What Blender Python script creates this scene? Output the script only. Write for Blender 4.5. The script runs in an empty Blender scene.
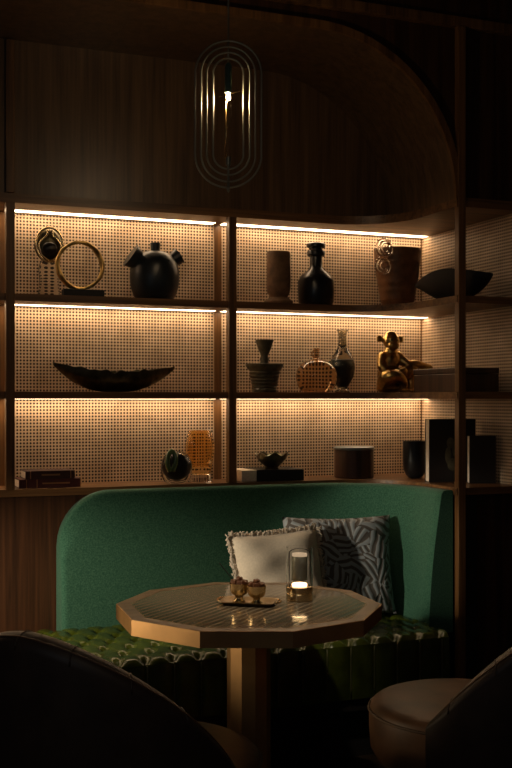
import bpy, bmesh, math, random
from mathutils import Vector, Matrix
random.seed(7)
PI = math.pi
C = bpy.context.scene.collection
D = bpy.data

# ------------------------------------------------------------------ camera
TH = math.radians(21.5); F = 1067.0; CZ = 1.45
cam = D.cameras.new('camera'); co = D.objects.new('camera', cam); C.objects.link(co)
cam.sensor_fit = 'VERTICAL'; cam.sensor_height = 36; cam.sensor_width = 24; cam.lens = 50
cam.shift_y = 16 / 768
co.location = (0, 0, CZ); co.rotation_euler = (PI / 2, 0, -TH)
cam.clip_start = 0.05
bpy.context.scene.camera = co
ct, st = math.cos(TH), math.sin(TH)

def xat(px, Y):                    # X of the point seen at column px on the plane Y
    t = (px - 256) / F
    return Y * (st + t * ct) / (ct - t * st)
def depth(x, y): return x * st + y * ct
def mpp(px, Y): return depth(xat(px, Y), Y) / F          # metres per pixel there
def zat(py, px, Y): return CZ + (400 - py) * mpp(px, Y)
def cw(r, w): return (r * ct + w * st, -r * st + w * ct)  # camera right/forward -> world x,y

# ------------------------------------------------------------------ materials
def mat(name):
    m = D.materials.new(name); m.use_nodes = True
    nt = m.node_tree
    return m, nt, nt.nodes['Principled BSDF']
def setp(b, **k):
    names = dict(base='Base Color', metal='Metallic', rough='Roughness', trans='Transmission Weight', ior='IOR',
                 coat='Coat Weight', coatr='Coat Roughness', sheen='Sheen Weight', spec='Specular IOR Level',
                 emit='Emission Color', estr='Emission Strength')
    for a, v in k.items():
        b.inputs[names[a]].default_value = (*v, 1) if isinstance(v, tuple) and len(v) == 3 else v
def node(nt, t, **k):
    n = nt.nodes.new(t)
    for a, v in k.items(): setattr(n, a, v)
    return n
def simple(name, base, rough=.5, metal=0, noise=0, nscale=30, bump=0, **k):
    m, nt, b = mat(name); setp(b, base=base, rough=rough, metal=metal, **k)
    if noise or bump:
        tc = node(nt, 'ShaderNodeTexCoord'); nz = node(nt, 'ShaderNodeTexNoise')
        nz.inputs['Scale'].default_value = nscale; nz.inputs['Detail'].default_value = 5
        nt.links.new(tc.outputs['Object'], nz.inputs['Vector'])
        if noise:
            cr = node(nt, 'ShaderNodeValToRGB')
            cr.color_ramp.elements[0].position = .3; cr.color_ramp.elements[1].position = .7
            cr.color_ramp.elements[0].color = (*[c * (1 - noise) for c in base], 1)
            cr.color_ramp.elements[1].color = (*[min(1, c * (1 + noise)) for c in base], 1)
            nt.links.new(nz.outputs['Fac'], cr.inputs['Fac']); nt.links.new(cr.outputs['Color'], b.inputs['Base Color'])
        if bump:
            bp = node(nt, 'ShaderNodeBump'); bp.inputs['Strength'].default_value = bump; bp.inputs['Distance'].default_value = .004
            nt.links.new(nz.outputs['Fac'], bp.inputs['Height']); nt.links.new(bp.outputs['Normal'], b.inputs['Normal'])
    return m
def wood(name, dark, light, axis=2, rough=.42, fine=1.0, coat=.0):
    m, nt, b = mat(name); setp(b, rough=rough, coat=coat, coatr=.25)
    tc = node(nt, 'ShaderNodeTexCoord')
    mp = node(nt, 'ShaderNodeMapping')
    s = [26 * fine] * 3; s[axis] = 1.1
    mp.inputs['Scale'].default_value = s
    nz = node(nt, 'ShaderNodeTexNoise'); nz.inputs['Scale'].default_value = 1.0; nz.inputs['Detail'].default_value = 6; nz.inputs['Distortion'].default_value = .6
    s2 = [110 * fine] * 3; s2[axis] = 3.0
    mp2 = node(nt, 'ShaderNodeMapping'); mp2.inputs['Scale'].default_value = s2
    nz2 = node(nt, 'ShaderNodeTexNoise'); nz2.inputs['Scale'].default_value = 1.0; nz2.inputs['Detail'].default_value = 3
    ad = node(nt, 'ShaderNodeMath', operation='MULTIPLY_ADD'); ad.inputs[1].default_value = .45
    cr = node(nt, 'ShaderNodeValToRGB'); cr.color_ramp.elements[0].position = .48; cr.color_ramp.elements[1].position = .92
    cr.color_ramp.elements[0].color = (*dark, 1); cr.color_ramp.elements[1].color = (*light, 1)
    L = nt.links.new
    L(tc.outputs['Object'], mp.inputs['Vector']); L(mp.outputs['Vector'], nz.inputs['Vector'])
    L(tc.outputs['Object'], mp2.inputs['Vector']); L(mp2.outputs['Vector'], nz2.inputs['Vector'])
    L(nz2.outputs['Fac'], ad.inputs[0]); L(nz.outputs['Fac'], ad.inputs[2])
    L(ad.outputs[0], cr.inputs['Fac']); L(cr.outputs['Color'], b.inputs['Base Color'])
    bp = node(nt, 'ShaderNodeBump'); bp.inputs['Strength'].default_value = .12; bp.inputs['Distance'].default_value = .002
    L(nz2.outputs['Fac'], bp.inputs['Height']); L(bp.outputs['Normal'], b.inputs['Normal'])
    return m
def cane_material():
    m, nt, b = mat('cane_webbing'); setp(b, rough=.55)
    L = nt.links.new
    tc = node(nt, 'ShaderNodeTexCoord'); sp = node(nt, 'ShaderNodeSeparateXYZ'); L(tc.outputs['Object'], sp.inputs[0])
    def M(op, a, bb=None, c=None):
        n = node(nt, 'ShaderNodeMath', operation=op)
        for i, v in enumerate((a, bb, c)):
            if v is None: continue
            if isinstance(v, (int, float)): n.inputs[i].default_value = v
            else: L(v, n.inputs[i])
        return n.outputs[0]
    P = .0149
    u = M('DIVIDE', M('ADD', sp.outputs['X'], sp.outputs['Y']), P); v = M('DIVIDE', sp.outputs['Z'], P)
    a = M('ABSOLUTE', M('SUBTRACT', M('FRACT', u), .5)); c = M('ABSOLUTE', M('SUBTRACT', M('FRACT', v), .5))
    d = M('MAXIMUM', M('MAXIMUM', a, c), M('MULTIPLY', M('ADD', a, c), .72))
    hole = M('SUBTRACT', 1.0, M('SMOOTH_MIN', M('MAXIMUM', M('DIVIDE', M('SUBTRACT', d, .285), .05), 0.0), 1.0, .0))
    nz = node(nt, 'ShaderNodeTexNoise'); nz.inputs['Scale'].default_value = 9; nz.inputs['Detail'].default_value = 8
    L(tc.outputs['Object'], nz.inputs['Vector'])
    cr = node(nt, 'ShaderNodeValToRGB'); cr.color_ramp.elements[0].position = .3; cr.color_ramp.elements[1].position = .7
    cr.color_ramp.elements[0].color = (.52, .37, .24, 1); cr.color_ramp.elements[1].color = (.74, .56, .39, 1)
    L(nz.outputs['Fac'], cr.inputs['Fac'])
    mx = node(nt, 'ShaderNodeMix', data_type='RGBA')
    L(hole, mx.inputs['Factor']); L(cr.outputs['Color'], mx.inputs[6]); mx.inputs[7].default_value = (.022, .010, .004, 1)
    L(mx.outputs[2], b.inputs['Base Color'])
    bp = node(nt, 'ShaderNodeBump'); bp.inputs['Strength'].default_value = .5; bp.inputs['Distance'].default_value = .002
    L(M('SUBTRACT', 1.0, hole), bp.inputs['Height']); L(bp.outputs['Normal'], b.inputs['Normal'])
    return m
def felt_material(name, c0, c1):
    m, nt, b = mat(name); setp(b, rough=.95, sheen=.12, spec=.15)
    L = nt.links.new
    tc = node(nt, 'ShaderNodeTexCoord')
    nz = node(nt, 'ShaderNodeTexNoise'); nz.inputs['Scale'].default_value = 160; nz.inputs['Detail'].default_value = 4
    L(tc.outputs['Object'], nz.inputs['Vector'])
    cr = node(nt, 'ShaderNodeValToRGB'); cr.color_ramp.elements[0].position = .36; cr.color_ramp.elements[1].position = .68
    cr.color_ramp.elements[0].color = (*c0, 1); cr.color_ramp.elements[1].color = (*c1, 1)
    L(nz.outputs['Fac'], cr.inputs['Fac']); L(cr.outputs['Color'], b.inputs['Base Color'])
    bp = node(nt, 'ShaderNodeBump'); bp.inputs['Strength'].default_value = .25; bp.inputs['Distance'].default_value = .003
    L(nz.outputs['Fac'], bp.inputs['Height']); L(bp.outputs['Normal'], b.inputs['Normal'])
    return m
def glass(name, col, rough=.02, ior=1.45):
    m, nt, b = mat(name); setp(b, base=col, rough=rough, trans=1.0, ior=ior); return m
def emit(name, col, s):
    m, nt, b = mat(name); setp(b, base=(0, 0, 0), emit=col, estr=s, rough=.6); return m
def inlay_material():
    m, nt, b = mat('reeded_inlay'); setp(b, rough=.16, coat=.8, coatr=.05)
    L = nt.links.new
    tc = node(nt, 'ShaderNodeTexCoord'); mp = node(nt, 'ShaderNodeMapping'); mp.inputs['Rotation'].default_value = (0, 0, math.radians(-129.5))
    L(tc.outputs['Object'], mp.inputs['Vector'])
    wv = node(nt, 'ShaderNodeTexWave', wave_type='BANDS', bands_direction='X'); wv.inputs['Scale'].default_value = 11; wv.inputs['Distortion'].default_value = .7
    wv.inputs['Detail'].default_value = 2; wv.inputs['Detail Scale'].default_value = .6
    L(mp.outputs['Vector'], wv.inputs['Vector'])
    cr = node(nt, 'ShaderNodeValToRGB')
    cr.color_ramp.elements[0].color = (.17, .12, .07, 1); cr.color_ramp.elements[1].color = (.50, .40, .27, 1)
    L(wv.outputs['Fac'], cr.inputs['Fac']); L(cr.outputs['Color'], b.inputs['Base Color'])
    bp = node(nt, 'ShaderNodeBump'); bp.inputs['Strength'].default_value = .15; bp.inputs['Distance'].default_value = .002
    L(wv.outputs['Fac'], bp.inputs['Height']); L(bp.outputs['Normal'], b.inputs['Normal'])
    return m
def pattern_cushion():
    m, nt, b = mat('woven_leaf_fabric'); setp(b, rough=.85, sheen=.1)
    L = nt.links.new
    tc = node(nt, 'ShaderNodeTexCoord')
    nz = node(nt, 'ShaderNodeTexNoise'); nz.inputs['Scale'].default_value = 8; nz.inputs['Detail'].default_value = 1
    L(tc.outputs['Object'], nz.inputs['Vector'])
    mxv = node(nt, 'ShaderNodeMix', data_type='VECTOR'); mxv.inputs[0].default_value = .06
    L(tc.outputs['Object'], mxv.inputs[4]); L(nz.outputs['Color'], mxv.inputs[5])
    vo = node(nt, 'ShaderNodeTexVoronoi'); vo.inputs['Scale'].default_value = 17
    L(mxv.outputs[1], vo.inputs['Vector'])
    # each cell has its own leaf direction: stripes rotated by the cell colour
    sp = node(nt, 'ShaderNodeSeparateColor'); L(vo.outputs['Color'], sp.inputs[0])
    an = node(nt, 'ShaderNodeMath', operation='MULTIPLY'); an.inputs[1].default_value = 3.14; L(sp.outputs[0], an.inputs[0])
    vr = node(nt, 'ShaderNodeVectorRotate', rotation_type='Y_AXIS'); L(mxv.outputs[1], vr.inputs['Vector']); L(an.outputs[0], vr.inputs['Angle'])
    wv = node(nt, 'ShaderNodeTexWave', bands_direction='X'); wv.inputs['Scale'].default_value = 12; wv.inputs['Distortion'].default_value = 1.4
    L(vr.outputs[0], wv.inputs['Vector'])
    cr = node(nt, 'ShaderNodeValToRGB'); e = cr.color_ramp.elements
    e[0].position = .25; e[0].color = (.08, .074, .068, 1); e[1].position = .55; e[1].color = (.27, .31, .34, 1)
    x = cr.color_ramp.elements.new(.38); x.color = (.15, .11, .08, 1)
    L(wv.outputs['Fac'], cr.inputs['Fac']); L(cr.outputs['Color'], b.inputs['Base Color'])
    bp = node(nt, 'ShaderNodeBump'); bp.inputs['Strength'].default_value = .5; bp.inputs['Distance'].default_value = .006
    L(wv.outputs['Fac'], bp.inputs['Height']); L(bp.outputs['Normal'], b.inputs['Normal'])
    return m

M_ = {}
M_['walnut'] = wood('walnut_vertical', (.016, .007, .003), (.078, .031, .012), 2)
M_['walnut_x'] = wood('walnut_along', (.065, .029, .011), (.24, .115, .042), 0)
M_['niche'] = wood('walnut_niche', (.055, .03, .015), (.15, .085, .04), 2, rough=.38)
M_['walnut_edge'] = wood('walnut_post', (.065, .029, .010), (.22, .105, .036), 2, rough=.38)
M_['cane'] = cane_material()
M_['felt'] = felt_material('green_felt', (.026, .095, .062), (.058, .155, .10))
M_['leather'] = simple('green_leather', (.055, .075, .008), .25, noise=.35, nscale=14, bump=.1, spec=.6)
M_['welt'] = simple('olive_welt', (.13, .14, .06), .4)
M_['brown_leather'] = simple('brown_leather', (.15, .075, .036), .5, noise=.4, nscale=7, bump=.12)
M_['brown_shell'] = simple('dark_leather', (.05, .029, .018), .5, noise=.25, nscale=12, bump=.1)
M_['seam'] = simple('pale_piping', (.14, .09, .055), .6)
M_['brass'] = simple('brass', (.62, .42, .18), .26, 1, noise=.15, nscale=20)
M_['table_edge'] = simple('bronzed_edge', (.55, .33, .14), .40, .6, noise=.15, nscale=9)
M_['frame_top'] = wood('table_frame_wood', (.12, .075, .038), (.30, .19, .10), 0, rough=.3, coat=.3)
M_['inlay'] = inlay_material()
M_['tray'] = simple('dark_brass', (.22, .15, .07), .35, .9, noise=.2)
M_['pale_brass'] = simple('pale_brass', (.66, .52, .30), .22, 1)
M_['bronze'] = simple('bronze', (.50, .33, .12), .3, 1, noise=.5, nscale=22)
M_['dark_bronze'] = simple('dark_bronze', (.10, .085, .05), .32, .9, noise=.5, nscale=30, bump=.15)
M_['black'] = simple('black_glaze', (.012, .012, .013), .28, noise=.3, nscale=20)
M_['black_matt'] = simple('black_matt', (.007, .0065, .006), .6, noise=.4, nscale=40, bump=.1)
M_['blue_black'] = simple('blue_black_ceramic', (.014, .02, .024), .36, noise=.5, nscale=16, bump=.1)
M_['stone'] = simple('brown_stoneware', (.16, .085, .042), .75, noise=.45, nscale=22, bump=.3)
M_['pot'] = simple('rust_stoneware', (.17, .075, .03), .5, noise=.4, nscale=18, bump=.2)
M_['olive'] = simple('olive_glaze', (.085, .075, .045), .3, noise=.5, nscale=26)
M_['steel'] = simple('grey_metal', (.32, .36, .40), .35, 1)
M_['canister'] = wood('canister_wood', (.018, .008, .005), (.07, .03, .015), 2, rough=.4)
M_['clear'] = glass('clear_glass', (.95, .95, .92), .02, 1.2)
M_['lantern_glass'] = glass('thin_clear_glass', (1, 1, 1), .0, 1.12)
M_['amber'] = glass('amber_glass', (.97, .72, .36), .06, 1.07); M_['amber'].node_tree.nodes['Principled BSDF'].inputs['Coat Weight'].default_value = 1
M_['coil'] = glass('coil_glass', (.95, .93, .88), .02, 1.5)
M_['brown_glass'] = glass('brown_glass', (.66, .42, .22), .02, 1.05); M_['brown_glass'].node_tree.nodes['Principled BSDF'].inputs['Coat Weight'].default_value = 1
M_['grey_glass'] = glass('grey_glass', (.55, .52, .42))
M_['green_glass'] = simple('green_glass', (.06, .11, .04), .12, coat=.6)
M_['page'] = simple('paper', (.66, .58, .48), .8, noise=.1, nscale=90)
M_['red_cloth'] = simple('maroon_cloth', (.07, .014, .012), .6, noise=.2, nscale=60)
M_['brown_cloth'] = simple('brown_cloth', (.055, .02, .014), .6, noise=.2, nscale=60)
M_['black_cloth'] = simple('black_cover', (.014, .012, .012), .4)
M_['gilt'] = simple('gilt', (.45, .25, .12), .4, .8)
M_['linen'] = simple('cream_linen', (.55, .48, .38), .95, noise=.08, nscale=120, bump=.25, sheen=.1)
M_['fringe'] = simple('cream_fringe', (.48, .42, .34), .95)
M_['pattern'] = pattern_cushion()
M_['plinth'] = simple('dark_plinth', (.012, .009, .007), .7)
M_['floor'] = wood('dark_floor_boards', (.012, .007, .004), (.03, .018, .01), 1, rough=.45)
M_['ceiling'] = simple('dark_ceiling', (.012, .010, .008), .8, noise=.1)
M_['led'] = emit('warm_light_strip', (1.0, .69, .41), 11.0)
M_['bulb'] = emit('bulb_filament', (1.0, .70, .40), 1500.0)
M_['glow'] = emit('lantern_glow', (1.0, .62, .30), 6.0)
M_['top_reflection'] = emit('lantern_top_reflection', (1.0, .70, .42), .45)  # light reflected on the top disc, put in as weak emission
M_['mirror'] = simple('lantern_mirror_column', (.62, .62, .48), .22, .6)
M_['pend'] = simple('pendant_brass', (.34, .33, .25), .38, .75)
M_['sock'] = simple('pendant_socket', (.13, .20, .15), .3, .6)
M_['choc'] = simple('brown_sugar', (.16, .06, .025), .4, noise=.4, nscale=200)

# ------------------------------------------------------------------ object helpers
def wloc(o):
    v = Vector((0, 0, 0))
    while o: v += Vector(o.location); o = o.parent
    return v
def obj(name, bm, m, parent=None, smooth=False, angle=None):
    """link a bmesh that was built in world coordinates as ONE object; a child's mesh is moved to its parent's frame"""
    bmesh.ops.recalc_face_normals(bm, faces=bm.faces)
    if parent is not None:
        bmesh.ops.translate(bm, verts=bm.verts, vec=-wloc(parent))
    me = D.meshes.new(name); bm.to_mesh(me); bm.free()
    me.materials.append(m)
    if smooth:
        for p in me.polygons: p.use_smooth = True
        if angle:
            try: me.set_sharp_from_angle(angle=math.radians(angle))
            except Exception: pass
    o = D.objects.new(name, me); C.objects.link(o)
    if parent is not None: o.parent = parent
    return o
def thing(name, label, cat, loc, group=None):
    o = D.objects.new(name, None); C.objects.link(o); o.location = loc
    o.empty_display_size = .05
    o['label'] = label; o['category'] = cat
    if group: o['group'] = group
    return o
def tag(o, label, cat, group=None):
    o['label'] = label; o['category'] = cat
    if group: o['group'] = group
    return o
def struct(name, bm, m, smooth=False):
    o = obj(name, bm, m, None, smooth, 35 if smooth else None); o['kind'] = 'structure'; return o
def add_box(bm, x0, x1, y0, y1, z0, z1, bev=0, seg=2, mtx=None):
    r = bmesh.ops.create_cube(bm, size=1)
    vs = r['verts']
    bmesh.ops.scale(bm, vec=(x1 - x0, y1 - y0, z1 - z0), verts=vs)
    bmesh.ops.translate(bm, vec=((x0 + x1) / 2, (y0 + y1) / 2, (z0 + z1) / 2), verts=vs)
    if mtx is not None: bmesh.ops.transform(bm, matrix=mtx, verts=vs)
    if bev:
        es = list({e for v in vs for e in v.link_edges})
        bmesh.ops.bevel(bm, geom=es, offset=bev, segments=seg, affect='EDGES', profile=.5)
def boxbm(*a, **k):
    bm = bmesh.new(); add_box(bm, *a, **k); return bm
def add_lathe(bm, prof, cx, cy, n=32, sq=1.0, close=True):
    """prof: list of (radius, z)"""
    rings = []
    for r, z in prof:
        if r < 1e-6: rings.append([bm.verts.new((cx, cy, z))])
        else: rings.append([bm.verts.new((cx + r * math.cos(2 * PI * k / n), cy + sq * r * math.sin(2 * PI * k / n), z)) for k in range(n)])
    for a, b in zip(rings, rings[1:]):
        for k in range(n):
            k2 = (k + 1) % n
            if len(a) == 1 and len(b) == 1: continue
            if len(a) == 1: bm.faces.new((a[0], b[k], b[k2]))
            elif len(b) == 1: bm.faces.new((a[k], a[k2], b[0]))
            else: bm.faces.new((a[k], a[k2], b[k2], b[k]))
    if close:
        if len(rings[0]) > 1: bm.faces.new(rings[0])
        if len(rings[-1]) > 1: bm.faces.new(rings[-1])
def smooth_prof(pts, k=5):
    """Catmull-Rom through (r, z) points"""
    out = []
    for i in range(len(pts) - 1):
        p0 = pts[max(0, i - 1)]; p1 = pts[i]; p2 = pts[i + 1]; p3 = pts[min(len(pts) - 1, i + 2)]
        for j in range(k):
            t = j / k
            q = []
            for c in range(len(p1)):
                q.append(.5 * (2 * p1[c] + (p2[c] - p0[c]) * t + (2 * p0[c] - 5 * p1[c] + 4 * p2[c] - p3[c]) * t * t + (3 * p1[c] - p0[c] - 3 * p2[c] + p3[c]) * t ** 3))
            out.append(tuple(q))
    out.append(tuple(pts[-1])); return out
def lathebm(prof, cx, cy, n=32, sq=1.0, close=True):
    bm = bmesh.new(); add_lathe(bm, prof, cx, cy, n, sq, close); return bm
def add_tube(bm, pts, r, n=8, closed=False, caps=True):
    pts = [Vector(p) for p in pts]; N = len(pts)
    rr = r if isinstance(r, (list, tuple)) else [r] * N
    rings = []; up = None
    for i, p in enumerate(pts):
        if closed: t = pts[(i + 1) % N] - pts[i - 1]
        else: t = pts[min(i + 1, N - 1)] - pts[max(i - 1, 0)]
        t.normalize()
        if up is None:
            up = Vector((0, 0, 1)) if abs(t.z) < .9 else Vector((1, 0, 0))
        a = t.cross(up)
        if a.length < 1e-5: a = t.cross(Vector((0, 1, 0)))
        a.normalize(); b = a.cross(t).normalized(); up = b
        rings.append([bm.verts.new(p + rr[i] * (a * math.cos(2 * PI * k / n) + b * math.sin(2 * PI * k / n))) for k in range(n)])
    rng = range(N) if closed else range(N - 1)
    for i in rng:
        A = rings[i]; B = rings[(i + 1) % N]
        off = 0
        if closed and i == N - 1:
            off = min(range(n), key=lambda o: (A[0].co - B[o].co).length)
        for k in range(n):
            bm.faces.new((A[k], A[(k + 1) % n], B[(k + 1 + off) % n], B[(k + off) % n]))
    if caps and not closed:
        bm.faces.new(rings[0]); bm.faces.new(rings[-1])
def tubebm(*a, **k):
    bm = bmesh.new(); add_tube(bm, *a, **k); return bm
def add_ball(bm, c, r, seg=16, mtx=None):
    res = bmesh.ops.create_uvsphere(bm, u_segments=seg, v_segments=max(6, seg * 2 // 3), radius=1)
    rad = r if isinstance(r, (tuple, list)) else (r, r, r)
    m = Matrix.Translation(Vector(c)) @ (mtx if mtx is not None else Matrix.Identity(4)) @ Matrix.Diagonal((*rad, 1))
    bmesh.ops.transform(bm, matrix=m, verts=res['verts'])
def add_prism(bm, poly, z0, z1):
    lo = [bm.verts.new((x, y, z0)) for x, y in poly]; hi = [bm.verts.new((x, y, z1)) for x, y in poly]
    n = len(poly)
    for i in range(n): bm.faces.new((lo[i], lo[(i + 1) % n], hi[(i + 1) % n], hi[i]))
    bm.faces.new(hi); bm.faces.new(lo)
def add_grid(bm, pts):
    g = [[bm.verts.new(p) for p in row] for row in pts]
    for a, b in zip(g, g[1:]):
        for i in range(len(a) - 1): bm.faces.new((a[i], a[i + 1], b[i + 1], b[i]))
    return g

# ------------------------------------------------------------------ measures of the place (metres)
YF, YB, YP = 4.60, 4.85, 4.00          # shelf front, cane back, projecting right post
XL, XM, XP, XR = .689, 1.694, 2.525, 2.84
Z3, Z2, Z1, ZT = 1.069, 1.487, 1.905, 2.290   # tops of the three shelves, underside of the top board
TK = .032
VZ, VR = 2.985, .66                     # soffit of the niche, radius of its corner
X_IN = 2.505

# ------------------------------------------------------------------ the setting
struct('floor', boxbm(-2.2, 4.2, .4, 5.1, -.05, 0), M_['floor'])
struct('ceiling', boxbm(-2.2, 4.2, .4, 5.1, 3.30, 3.35), M_['ceiling'])
struct('wall_back', boxbm(-2.2, 4.2, YB + .03, YB + .10, 0, 3.30), M_['walnut'])
struct('wall_right', boxbm(XR + .03, XR + .10, 2.6, YB + .03, 0, 3.30), M_['walnut'])
# wainscot below the shelves
struct('wall_lower', boxbm(-.6, XR, YF + .02, YF + .06, 0, Z3 - TK - .001), M_['walnut'])
# panel at the back of the arched niche
struct('wall_niche', boxbm(-.6, X_IN + .02, YF + .01, YF + .05, ZT + .041, VZ + .02), M_['niche'])
# vaulted soffit from the niche panel forward to the post plane
def vault_path(d=0.0, n=22):
    p = [(X_IN + d, ZT + .042)]
    cx, cz = X_IN - VR, VZ - VR
    for k in range(n + 1):
        a = PI / 2 * k / n
        p.append((cx + (VR + d) * math.cos(a), cz + (VR + d) * math.sin(a)))
    p.append((-.6, VZ + d)); return p
bm = bmesh.new()
A = vault_path(0); B = vault_path(.03)
rows = []
for y in (YP, YF + .01):
    rows.append(([bm.verts.new((x, y, z)) for x, z in A], [bm.verts.new((x, y, z)) for x, z in B]))
for i in range(len(A) - 1):
    bm.faces.new((rows[0][0][i], rows[0][0][i + 1], rows[1][0][i + 1], rows[1][0][i]))
    bm.faces.new((rows[0][1][i], rows[0][1][i + 1], rows[1][1][i + 1], rows[1][1][i]))
    bm.faces.new((rows[0][0][i], rows[0][0][i + 1], rows[0][1][i + 1], rows[0][1][i]))
    bm.faces.new((rows[1][0][i], rows[1][0][i + 1], rows[1][1][i + 1], rows[1][1][i]))
struct('wall_vault', bm, M_['niche'], True)
# front trim ring of the arch
bm = bmesh.new(); A = vault_path(-.004); B = vault_path(.028)
f = [[[bm.verts.new((x, y, z)) for x, z in P] for P in (A, B)] for y in (YP - .018, YP - .001)]
for i in range(len(A) - 1):
    for q in (0, 1): bm.faces.new((f[q][0][i], f[q][0][i + 1], f[q][1][i + 1], f[q][1][i]))
    for q in (0, 1): bm.faces.new((f[0][q][i], f[0][q][i + 1], f[1][q][i + 1], f[1][q][i]))
struct('trim_1', bm, M_['walnut_edge'], True)
# spandrel between the arch and the post, set a little back
bm = bmesh.new()
poly = [(x, z) for x, z in vault_path(.031)[1:]] + [(-.6, 3.07), (XP + .02, 3.07), (XP + .02, VZ - VR)]
for y in (YP + .012, YP + .028):
    pass
lo = [bm.verts.new((x, YP + .012, z)) for x, z in poly]; hi = [bm.verts.new((x, YP + .028, z)) for x, z in poly]
bm.faces.new(lo); bm.faces.new(hi)
for i in range(len(poly)):
    j = (i + 1) % len(poly); bm.faces.new((lo[i], lo[j], hi[j], hi[i]))
struct('wall_spandrel', bm, M_['walnut'])
struct('wall_side', boxbm(XP + .021, XR + .03, YP + .012, YP + .028, ZT + .041, 3.07), M_['walnut'])
struct('trim_2', boxbm(-.6, XR + .03, YP - .02, YP + .03, 3.072, 3.115, bev=.003), M_['walnut_edge'])
struct('wall_header', boxbm(-.6, XR + .03, YP + .0, YP + .03, 3.116, 3.30), M_['walnut'])
struct('trim_3', boxbm(XL - .018, XL + .018, YF - .004, YF + .009, ZT + .042, VZ - .002, bev=.002), M_['walnut_edge'])
# low panel door right of the post
struct('wall_panel', boxbm(XP + .021, XR + .03, YP + .03, YP + .05, 0, Z3 - TK - .002), M_['walnut'])
struct('trim_4', boxbm(XP + .024, XP + .10, YP + .010, YP + .029, 0, Z3 - TK - .002, bev=.002), M_['plinth'])

# ------------------------------------------------------------------ built-in shelving
sh = thing('built_in_shelving', 'wall of dark walnut shelves backed with woven cane, lit by hidden light strips', 'shelving', (XM, YF, Z3))
def shelf_bm(z0, z1, x0=-.6):
    """front edge: along the wall, then a concave sweep forward to the right post"""
    Rr = .31; cx, cy = X_IN - Rr, YF - Rr
    fr = [(x0, YF)]; bk = [(x0, YB)]
    for k in range(17):
        a = PI / 2 * (1 - k / 16)
        fr.append((cx + Rr * math.cos(a), cy + Rr * math.sin(a)))
        if k <= 8: bk.append((cx + (XR - cx) * k / 8, YB))
        else: bk.append((XR, YB + (cy - YB) * (k - 8) / 8))
    fr.append((X_IN, YP - .018)); bk.append((XR, YP - .018))
    bm = bmesh.new(); V = [[bm.verts.new((x, y, z)) for x, y in P] for P in (fr, bk) for z in (z0, z1)]
    f0, f1, b0, b1 = V
    for k in range(len(fr) - 1):
        for a, b in ((f0, f1), (f1, b1), (b1, b0), (b0, f0)): bm.faces.new((a[k], a[k + 1], b[k + 1], b[k]))
    for k in (0, -1): bm.faces.new((f0[k], f1[k], b1[k], b0[k]))
    return bm
def light_strip(zu, parent):
    for x0, x1 in ((-.5, XL - .03), (XL + .02, XM - .02), (XM + .02, XR - .012)):
        obj('light_strip', boxbm(x0, x1, YB - .082, YB - .028, zu - .0011, zu - .0004), M_['led'], parent)
for z in (Z3, Z2, Z1):
    s = obj('shelf', shelf_bm(z - TK, z - .0008), M_['walnut_x'], sh)
    if z != Z3: light_strip(z - TK, s)
tb = obj('top_board', shelf_bm(ZT, ZT + .040), M_['walnut_x'], sh); light_strip(ZT, tb)
for x in (XL, XM):
    obj('post', boxbm(x - .0185, x + .0185, YF - .012, YF + .03, Z3, ZT, bev=.002), M_['walnut_edge'], sh)
obj('post', boxbm(XP - .016, XP + .020, YP - .026, YP + .008, 0.0, 3.071, bev=.002), M_['walnut_edge'], sh)
for (za, zb) in ((Z3, Z2 - TK), (Z2, Z1 - TK), (Z1, ZT)):
    for x in (.686, 1.709):
        obj('back_stile', boxbm(x - .018, x + .018, YB - .012, YB - .001, za, zb), M_['walnut_edge'], sh)
    for x0, x1 in ((-.5, .668), (.704, 1.691), (1.727, XR - .009)):
        obj('cane_panel', boxbm(x0, x1, YB - .006, YB + .0, za, zb), M_['cane'], sh)
    obj('cane_panel', boxbm(XR - .006, XR, 2.9, YB - .009, za, zb), M_['cane'], sh)
    obj('corner_bead', boxbm(XR - .010, XR - .001, YB - .0095, YB - .001, za, zb), M_['walnut_edge'], sh)

# ------------------------------------------------------------------ banquette
bq = thing('banquette', 'built-in banquette with curved green felt backrest and tufted green leather seat', 'bench', (1.5, 4.2, 0))
SZ = .488; BX0 = .885; BT = 1.058
def back_path():
    """rear line of the backrest: (x, y, nx, ny, s) with n pointing into the room"""
    R = .44; y0 = YF - .002; x1 = X_IN - .002
    pts = []
    s = 0
    n = 40; xa = x1 - R
    for k in range(n + 1):
        u = k / n
        x = BX0 + (xa - BX0) * (u ** 1.5)
        pts.append((x, y0, 0, -1, x - BX0))
    L0 = xa - BX0
    for k in range(1, 19):
        a = PI / 2 * k / 18
        pts.append((xa + R * math.sin(a), y0 - R + R * math.cos(a), -math.sin(a), -math.cos(a), L0 + R * a))
    L1 = L0 + R * PI / 2
    for k in range(1, 7):
        y = y0 - R + (YP + .012 - (y0 - R)) * k / 6
        pts.append((x1, y, -1, 0, L1 + (y0 - R - y)))
    return pts
bm = bmesh.new(); rings = []
bp = back_path(); TOT = bp[-1][4]; RC = .235
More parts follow.
